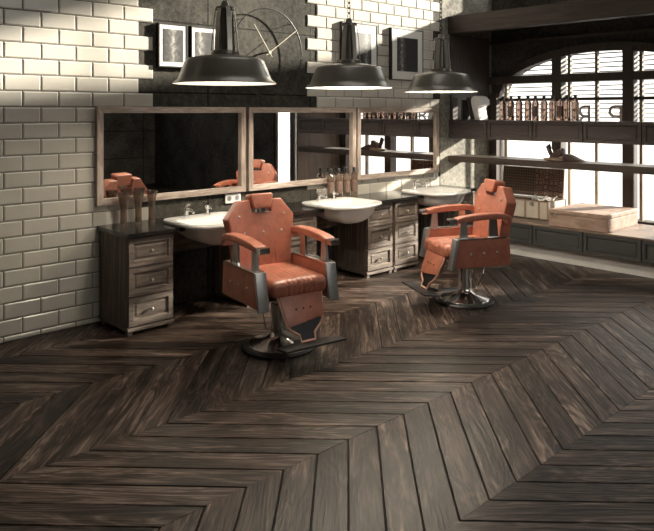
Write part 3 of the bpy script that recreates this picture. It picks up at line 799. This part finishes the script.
def barber_chair(label):
    t = thing('barber_chair', label, 'chair', (0, 0, 0), 0, 'tan leather barber chairs')
    LE = M['leather']
    b = nb(); add_lathe(b, [(0, 0.0), (0.272, 0), (0.275, 0.012), (0.262, 0.026), (0.235, 0.030), (0, 0.030)], n=56); obj('base_ring', b, M['rubber'], t, True)
    b = nb(); add_lathe(b, [(0.232, 0.026), (0.225, 0.036), (0.16, 0.052), (0.10, 0.072), (0.07, 0.095), (0.062, 0.12), (0, 0.12)], n=56); obj('base_plate', b, M['chrome'], t, True)
    b = nb(); add_lathe(b, [(0, 0.10), (0.062, 0.10), (0.060, 0.33), (0.048, 0.335), (0.048, 0.43), (0, 0.43)], n=36); obj('column', b, M['chrome'], t, True)
    b = nb(); add_box(b, -0.20, 0.20, -0.22, 0.22, 0.385, 0.425, 0.006); obj('seat_frame', b, M['black_metal'], t)
    b = nb(); add_tube(b, [(-0.10, 0.02, 0.385), (-0.13, 0.03, 0.28), (-0.10, 0.03, 0.12), (-0.08, 0.02, 0.10)], 0.007); obj('pump_lever', b, M['chrome'], t, True); b = nb(); add_tube(b, [(0.13, 0.14, 0.385), (0.17, 0.10, 0.25), (0.10, 0.06, 0.10)], 0.005)
    obj('tilt_rod', b, M['chrome'], t, True)
    # seat with channels
    def groove(p):
        g = 0.0
        for k in range(-2, 4):
            xk = -0.02+k*0.042
            g = max(g, math.exp(-((p.x-xk)/0.006)**2))
        fade = max(0, min(1, (0.05-p.y)/0.2)) 
        if p.y < -0.275: p = p + Vector((0, 0.016*g*fade, 0))
        elif p.z > 0.5: p = p + Vector((0, 0, -0.012*g*fade))
        if p.z > 0.48: p = p+Vector((0, 0, 0.018*(1-min(1, (p.x/0.23)**2))*(1-min(1, ((p.y+0.02)/0.3)**2))))
        return p
    b = nb(); tt = bmesh.new(); bmesh.ops.create_cube(tt, size=2.0)
    # dense box so that the channels read
    tt.free(); tt = bmesh.new()
    nx, ny, nz = 64, 26, 10; hx, hy, hz, r = 0.235, 0.29, 0.062, 0.045
    def rb(p):
        q = Vector((max(-hx+r, min(hx-r, p.x)), max(-hy+r, min(hy-r, p.y)), max(-hz+r, min(hz-r, p.z))))
        d = p-q
        return q+(d.normalized()*r if d.length > 1e-7 else d)
    def lin(n, h): return [-h+2*h*i/n for i in range(n+1)]
    def face(fu, us, vs):
        g = [[tt.verts.new(fu(u, v)) for v in vs] for u in us]
        for i in range(len(us)-1):
            for j in range(len(vs)-1): tt.faces.new([g[i][j], g[i+1][j], g[i+1][j+1], g[i][j+1]])
    X_, Y_, Z_ = lin(nx, hx), lin(ny, hy), lin(nz, hz)
    for s in (-1, 1):
        face(lambda u, v: Vector((u, v, s*hz)), X_, Y_); face(lambda u, v: Vector((u, s*hy, v)), X_, Z_); face(lambda u, v: Vector((s*hx, u, v)), Y_, Z_)
    bmesh.ops.remove_doubles(tt, verts=tt.verts[:], dist=1e-5)
    for v in tt.verts: v.co = groove(rb(v.co)+Vector((0, -0.03, 0.475)))
    merge(b, tt); obj('seat', b, LE, t, True, autosmooth=False)
    # backrest, built upright on y=0 then tilted
    tilt = Matrix.Translation((0, 0.245, 0.50)) @ Matrix.Rotation(math.radians(-9), 4, 'X')
    b = nb(); o = [(-0.235, 0.0), (0.235, 0.0), (0.255, 0.20), (0.295, 0.41), (0.185, 0.545), (0.098, 0.545), (0.085, 0.445), (-0.085, 0.445), (-0.098, 0.545), (-0.185, 0.545), (-0.295, 0.41), (-0.255, 0.20)]
    add_prism(b, o, -0.045, 0.065, 'xz', 0.014, 3); b.transform(tilt); bk = obj('backrest', b, LE, t, True)
    for x, z in ((-0.20, 0.42), (0.20, 0.42), (-0.165, 0.29), (0.0, 0.29), (0.165, 0.29)):
        b = nb(); add_sphere(b, (x, -0.047, z), 0.011, (1, 0.6, 1), 12); b.transform(tilt); obj('stud', b, M['stud'], bk, True)
    for k in range(5):
        x = -0.10+k*0.05; b = nb(); add_tube(b, [(x, -0.044, 0.02), (x, -0.0455, 0.12), (x, -0.044, 0.21)], 0.0035, 6); b.transform(tilt); obj('pleat', b, LE, bk, True)
    # headrest
    b = nb(); o = [(-0.085, 0.455), (0.085, 0.455), (0.112, 0.60), (0.098, 0.618), (-0.098, 0.618), (-0.112, 0.60)]
    o = [(-0.074, 0.475), (0.074, 0.475), (0.100, 0.575), (0.088, 0.592), (-0.088, 0.592), (-0.100, 0.575)]
    add_prism(b, o, -0.075, 0.040, 'xz', 0.014, 3); b.transform(tilt); hd = obj('headrest', b, LE, t, True)
    b = nb()
    for x in (-0.02, 0.02): add_cyl(b, (x, 0.01, 0.43), (x, 0.01, 0.50), 0.007)
    b.transform(tilt); obj('post', b, M['chrome'], hd, True)
    # sides
    for s in (-1, 1):
        xo, xi = s*0.335, s*0.262
        x0, x1 = min(xo, xi), max(xo, xi)
        b = nb(); add_prism(b, [(-0.285, 0.352), (0.29, 0.352), (0.275, 0.600), (-0.235, 0.600)], x0, x1, 'yz', 0.012, 3)
        sp = obj('side_panel', b, LE, t, True)
        for y in (-0.12, 0.01, 0.14):
            b = nb(); add_sphere(b, (xo+s*0.002, y, 0.475), 0.013, (0.6, 1, 1), 12); obj('stud', b, M['stud'], sp, True)
        b = nb(); add_prism(b, [(-0.286, 0.345), (-0.313, 0.338), (-0.264, 0.607), (-0.228, 0.607)], x0-0.006, x1+0.006, 'yz', 0.006, 2); obj('front_cap', b, M['steel'], t, True)
        b = nb(); add_box(b, x0-0.004, x1+0.004, -0.238, 0.24, 0.601, 0.613, 0.004); obj('top_rail', b, M['chrome'], t, True)
        xm = (x0+x1)/2
        b = nb(); add_prism(b, [(-0.215, 0.61), (-0.135, 0.61), (-0.145, 0.765), (-0.195, 0.765)], xm-0.010, xm+0.014, 'yz', 0.003); obj('arm_support', b, M['steel'], t)
        b = nb(); add_prism(b, [(0.08, 0.61), (0.17, 0.61), (0.16, 0.775), (0.09, 0.775)], xm-0.010, xm+0.010, 'yz', 0.003); obj('arm_support', b, M['chrome'], t)
        # upholstered arm, dropping at the rear
        b = nb(); top = [(-0.255, 0.792), (-0.18, 0.808), (-0.05, 0.822), (0.10, 0.826), (0.22, 0.820), (0.285, 0.795), (0.300, 0.73)]
        bot = [(0.262, 0.715), (0.245, 0.755), (0.20, 0.772), (0.0, 0.770), (-0.255, 0.752)]
        add_prism(b, top+bot, xm-0.045, xm+0.045, 'yz', 0.012, 3); ar = obj('armrest', b, LE, t, True)
        b = nb(); add_box(b, xm-0.040, xm+0.040, -0.322, -0.250, 0.748, 0.790, 0.006); obj('end_cap', b, M['chrome'], ar, True)
    # leg rest
    lt = Matrix.Translation((0, -0.300, 0.425)) @ Matrix.Rotation(math.radians(-22), 4, 'X')
    up = [(-0.185, 0.0), (0.185, 0.0), (0.165, -0.20), (-0.165, -0.155)]
    b = nb(); add_prism(b, [(-0.180, 0.0), (0.180, 0.0), (0.160, -0.175), (-0.145, -0.215)], -0.012, 0.030, 'xz', 0.008); b.transform(lt); lr = obj('leg_rest', b, LE, t, True)
    for x in (-0.06, 0.0, 0.06):
        b = nb(); add_sphere(b, (x, -0.014, -0.10), 0.008, (1, 0.6, 1), 10); b.transform(lt); obj('stud', b, M['dark_stud'], lr, True)
    out = [(-0.185, 0.0), (-0.15, -0.20), (-0.125, -0.235), (-0.065, -0.275), (-0.058, -0.325), (0.058, -0.325), (0.065, -0.275), (0.125, -0.225), (0.155, -0.18), (0.185, 0.0)]
    b = nb(); add_prism(b, [(x*0.96, z) for x, z in out], 0.004, 0.022, 'xz'); b.transform(lt); obj('kick_plate', b, M['black_metal'], t)
    b = nb(); add_tube(b, [(x, 0.004, z) for x, z in out], 0.009, 8); b.transform(lt); obj('piping', b, M['piping'], t, True, 'pale piping around the leg rest')
    # foot plate
    b = nb(); add_prism(b, [(-0.055, -0.30), (0.055, -0.30), (0.075, -0.36), (0.255, -0.40), (0.250, -0.535), (-0.250, -0.535), (-0.255, -0.40), (-0.075, -0.36)], 0.100, 0.114, 'xy', 0.003)
    b.transform(Matrix.Translation((0, -0.42, 0.107)) @ Matrix.Rotation(math.radians(-6), 4, 'X') @ Matrix.Translation((0, 0.42, -0.107)))
    obj('footplate', b, M['black_metal'], t)
    b = nb(); add_box(b, -0.03, 0.03, -0.40, -0.04, 0.075, 0.095, 0.004); obj('footrest_arm', b, M['steel'], t)
    for ch in t.children:
        if not ch.name.startswith(('base_ring', 'base_plate', 'column')): ch.location.z += 0.037
    return t
c1 = barber_chair('tan orange leather barber chair in front, facing the viewer, beside the left basin')
dup(c1, (5.08, 3.61, 0.001), math.radians(-116.3), 'tan orange leather barber chair farther back, turned sideways near the window bench')
c1.location = (3.12, 3.83, 0.001); c1.rotation_euler = (0, 0, math.radians(-9))
for o in C.objects:
    if o.name.startswith('barber_chair'): o.scale = (0.95, 0.95, 0.955)

# ------------------------------------------------------------------ things on the shelves
ub_ = [502.8, 510.8, 519, 527.8, 535.2, 543.8, 552.4, 560.0, 566.8, 575.0]
def shelf_pt(u, X):
    k = (u-327)/683.0; zc = X/(0.6842+0.7293*k); return zc*(0.7287-0.6849*k)
BY = [5.0, 4.885, 4.77, 4.65, 4.55, 4.445, 4.335, 4.24, 4.155, 4.08]
ORDN = ['first', 'second', 'third', 'fourth', 'fifth', 'sixth', 'seventh', 'eighth', 'ninth', 'tenth']
proto = None
for i, u in enumerate(ub_):
    y = shelf_pt(u, 7.20)
    bottle('lotion_bottle', f'amber bottle on the upper drawers, {ORDN[i]} from the left of ten', 'ten amber bottles above the drawers', (7.20, y, 1.5895), 0.285, 0.040, i % 3 == 1)
def book(name, label, y0, y1, h, d, m, lean=0.0, x=7.14):
    t = thing(name, label, 'book', (x, (y0+y1)/2, 1.5895), 0, 'books beside the bottles')
    w = abs(y1-y0)
    def lean_(b):
        piv = Vector((0, -w/2 if lean > 0 else w/2, 0))
        b.transform(Matrix.Translation(piv) @ Matrix.Rotation(lean, 4, 'X') @ Matrix.Translation(-piv)); return b
    cv = nb(); add_box(cv, 0, d, -w/2, -w/2+0.003, 0, h); add_box(cv, 0, d, w/2-0.003, w/2, 0, h); add_box(cv, 0, 0.003, -w/2, w/2, 0, h)
    obj('cover', lean_(cv), m, t); obj('pages', lean_(add_box(nb(), 0.003, d-0.006, -w/2+0.003, w/2-0.003, 0.004, h-0.004)), M['paper'], t)
    return t
book('book', 'slim grey book standing upright, leftmost beside the white papers', 5.13, 5.18, 0.27, 0.20, M['book_grey'])
book('book', 'black book standing upright between the grey and the brown one', 5.06, 5.11, 0.25, 0.20, M['book_black'])
book('book', 'brown book leaning on the white papers above the drawers', 4.945, 4.985, 0.28, 0.20, M['book_brown'], math.radians(-14))
# loose sheaf of white papers curling over
pp = nb(); prof = []
base_y, n = 4.91, 14
pts = [(0.0, 0.0), (0.02, 0.07), (0.04, 0.14), (0.055, 0.20), (0.06, 0.25), (0.045, 0.285), (0.0, 0.300), (-0.05, 0.290), (-0.09, 0.25), (-0.10, 0.195)]
inner = [(-0.08, 0.18), (-0.055, 0.175), (-0.045, 0.15), (-0.055, 0.07), (-0.075, 0.0)]
add_prism(pp, [(base_y+a, 1.5895+b) for a, b in pts+inner], 7.12, 7.30, 'yz', 0.006)
tag(obj('paper_sheaf', pp, M['paper'], None, True), 'curling sheaf of white papers standing between the books and the bottles', 'papers')
# dark carved ornament on the middle shelf
orn = thing('carved_ornament', 'dark carved wooden ornament lying on the plank shelf in front of the glass', 'ornament', (7.2, 3.83, 1.136))
orn.scale = (1.0, 0.9, 1.35)
b = nb(); add_prism(b, [(0.16, 0.0), (0.20, 0.018), (0.10, 0.028), (-0.06, 0.030), (-0.08, 0.0)], -0.05, 0.05, 'yz', 0.006); obj('base', b, M['ornament_pale'], orn, True)
b = nb(); add_tube(b, [(0, 0.09, 0.03), (0, 0.125, 0.075), (0, 0.155, 0.125)], [0.026, 0.028, 0.030], 14); obj('knob', b, M['ornament'], orn, True)
b = nb(); add_prism(b, [(0.12, 0.02), (0.10, 0.062), (-0.03, 0.108), (-0.055, 0.10), (-0.06, 0.055), (-0.02, 0.035)], -0.04, 0.04, 'yz', 0.01, 3); obj('wedge', b, M['ornament'], orn, True)
b = nb(); add_prism(b, [(-0.045, 0.0), (-0.06, 0.04), (-0.10, 0.062), (-0.16, 0.055), (-0.25, 0.028), (-0.35, 0.006), (-0.20, 0.0)], -0.04, 0.045, 'yz', 0.005, 2); obj('tail', b, M['ornament'], orn, True)
# open trunk on the bench
tr = thing('open_trunk', 'open pale trunk with dark woven lid lining standing on the window bench', 'trunk', (7.56, 4.475, 0.413))
tx0, tx1, ty0, ty1 = -0.20, 0.20, -0.425, 0.425
b = nb()
add_box(b, tx0, tx1, ty0, ty1, 0, 0.012); add_box(b, tx0, tx0+0.012, ty0, ty1, 0, 0.215); add_box(b, tx1-0.012, tx1, ty0, ty1, 0, 0.215)
add_box(b, tx0, tx1, ty0, ty0+0.012, 0, 0.215); add_box(b, tx0, tx1, ty1-0.012, ty1, 0, 0.215)
obj('body', b, M['trunk_cream'], tr)
for y in (-0.415, -0.30, -0.12, 0.12, 0.30, 0.415):
    obj('strap', add_box(nb(), tx0-0.006, tx0, y-0.012, y+0.012, 0.0, 0.215), M['strap'], tr)
obj('latch', add_box(nb(), tx0-0.014, tx0, -0.23, -0.18, 0.16, 0.20, 0.004), M['brass'], tr)
b = nb(); add_box(b, -0.035, 0.05, ty0, ty1, 0.0, 0.36, 0.006); b.transform(Matrix.Translation((0.185, 0, 0.222)) @ Matrix.Rotation(math.radians(5), 4, 'Y'))
ld = obj('lid', b, M['trunk_cream'], tr)
b = nb(); add_box(b, -0.039, -0.036, ty0+0.012, ty1-0.012, 0.01, 0.35); b.transform(Matrix.Translation((0.185, 0, 0.222)) @ Matrix.Rotation(math.radians(5), 4, 'Y'))
obj('lining', b, M['weave'], ld)
b = nb()
for k in range(36):
    y = ty0+0.012+k*(ty1-ty0-0.024)/35; add_sphere(b, (tx0+0.004, y, 0.214), 0.011, (1.1, 1, 0.9), 8)
obj('fringe', b, M['strap'], tr, True)
b = nb(); add_box(b, tx0+0.02, tx1-0.03, ty0+0.02, ty1-0.02, 0.02, 0.20, 0.02); obj('contents', b, M['weave'], tr)
# crumpled cloth over the trunk corner
b = nb(); rr = random.Random(5); g = []
for i in range(13):
    row = []
    for j in range(13):
        a, c = i/12, j/12
        x = 7.365+0.20*a; y = 4.045+0.26*c
        z = 0.640+0.022*math.sin(9*a+4*c)+0.020*math.sin(11*c-5*a)+0.014*rr.random()
        row.append(b.verts.new((x, y, max(z, 0.632))))
    g.append(row)
for i in range(12):
    for j in range(12): b.faces.new([g[i][j], g[i+1][j], g[i+1][j+1], g[i][j+1]])
ext = bmesh.ops.solidify(b, geom=b.faces[:], thickness=0.006)
tag(obj('folded_cloth', b, M['cloth_white'], None, True), 'crumpled white cloth lying over the right corner of the open trunk', 'cloth')
# flat worn box
cr = thing('wooden_case', 'flat worn brown case lying on the window bench right of the trunk', 'case', (7.475, 3.565, 0.413))
b = nb(); add_box(b, -0.385, 0.385, -0.335, 0.335, 0, 0.135, 0.008); obj('body', b, M['crate'], cr)
b = nb(); add_box(b, -0.388, 0.388, -0.338, 0.338, 0.137, 0.184, 0.014, 3); obj('lid', b, M['crate'], cr)
b = nb(); add_box(b, -0.395, -0.384, 0.24, 0.27, 0.11, 0.16, 0.003); obj('latch', b, M['brass'], cr)

# ------------------------------------------------------------------ light
W = bpy.data.worlds.new('daylight'); bpy.context.scene.world = W; W.use_nodes = True
bg = W.node_tree.nodes['Background']; bg.inputs[0].default_value = (1.0, 0.965, 0.90, 1); bg.inputs[1].default_value = 2.0
sun = bpy.data.lights.new('sun', 'SUN'); sun.energy = 17; sun.angle = math.radians(2.0); sun.color = (1.0, 0.92, 0.78)
so = bpy.data.objects.new('sun', sun); C.objects.link(so)
d = Vector((-1, 0.40, -0.336)); so.rotation_euler = d.to_track_quat('-Z', 'Y').to_euler(); so.location = (12, -2, 6)
def portal(name, loc, rot, sx, sy):
    l = bpy.data.lights.new(name, 'AREA'); l.shape = 'RECTANGLE'; l.size = sx; l.size_y = sy
    l.cycles.is_portal = True
    o = bpy.data.objects.new(name, l); C.objects.link(o); o.location = loc; o.rotation_euler = rot
portal('added_skylight_portal', ((SX0+SX1)/2, (SY0+SY1)/2, ZC+0.19), (0, 0, 0), SX1-SX0, SY1-SY0)
portal('front_fill_portal', ((FX0+FX1)/2, YF-0.19, (FZ0+FZ1)/2), (PI/2, 0, 0), FX1-FX0, FZ1-FZ0)
portal('window_portal', (8.24, 3.72, 1.43), (PI/2, 0, PI/2), 2.9, 2.1)
portal('clerestory_portal', (8.24, 3.4, 4.15), (PI/2, 0, PI/2), 3.2, 1.95)
portal('door_portal', (8.24, 0.85, 1.25), (PI/2, 0, PI/2), 0.8, 2.5)
for ((x, y), _), pw in zip(PEND, (22, 60, 60)):
    l = bpy.data.lights.new('pendant_bulb_light', 'POINT'); l.energy = pw; l.color = (1, 0.88, 0.7); l.shadow_soft_size = 0.04
    o = bpy.data.objects.new('pendant_bulb_light', l); C.objects.link(o); o.location = (x, y, 1.885+0.12)

# ------------------------------------------------------------------ camera
cam = bpy.data.cameras.new('camera'); co = bpy.data.objects.new('camera', cam); C.objects.link(co)
cam.sensor_width = 36; cam.sensor_fit = 'HORIZONTAL'; cam.lens = 683/654*36; cam.shift_y = -(265.5-111)/654
co.location = (0, 0, 1.7); co.rotation_euler = (PI/2, 0, -math.atan2(0.6842, 0.7287))
cam.clip_start = 0.05
sc = bpy.context.scene; sc.camera = co
sc.view_settings.view_transform = 'Standard'; sc.view_settings.look = 'None'; sc.view_settings.exposure = 0.12; sc.view_settings.gamma = 1.0
sc.cycles.max_bounces = 10; sc.cycles.diffuse_bounces = 5; sc.cycles.transparent_max_bounces = 16
sc.cycles.sample_clamp_indirect = 6; sc.cycles.use_denoising = True
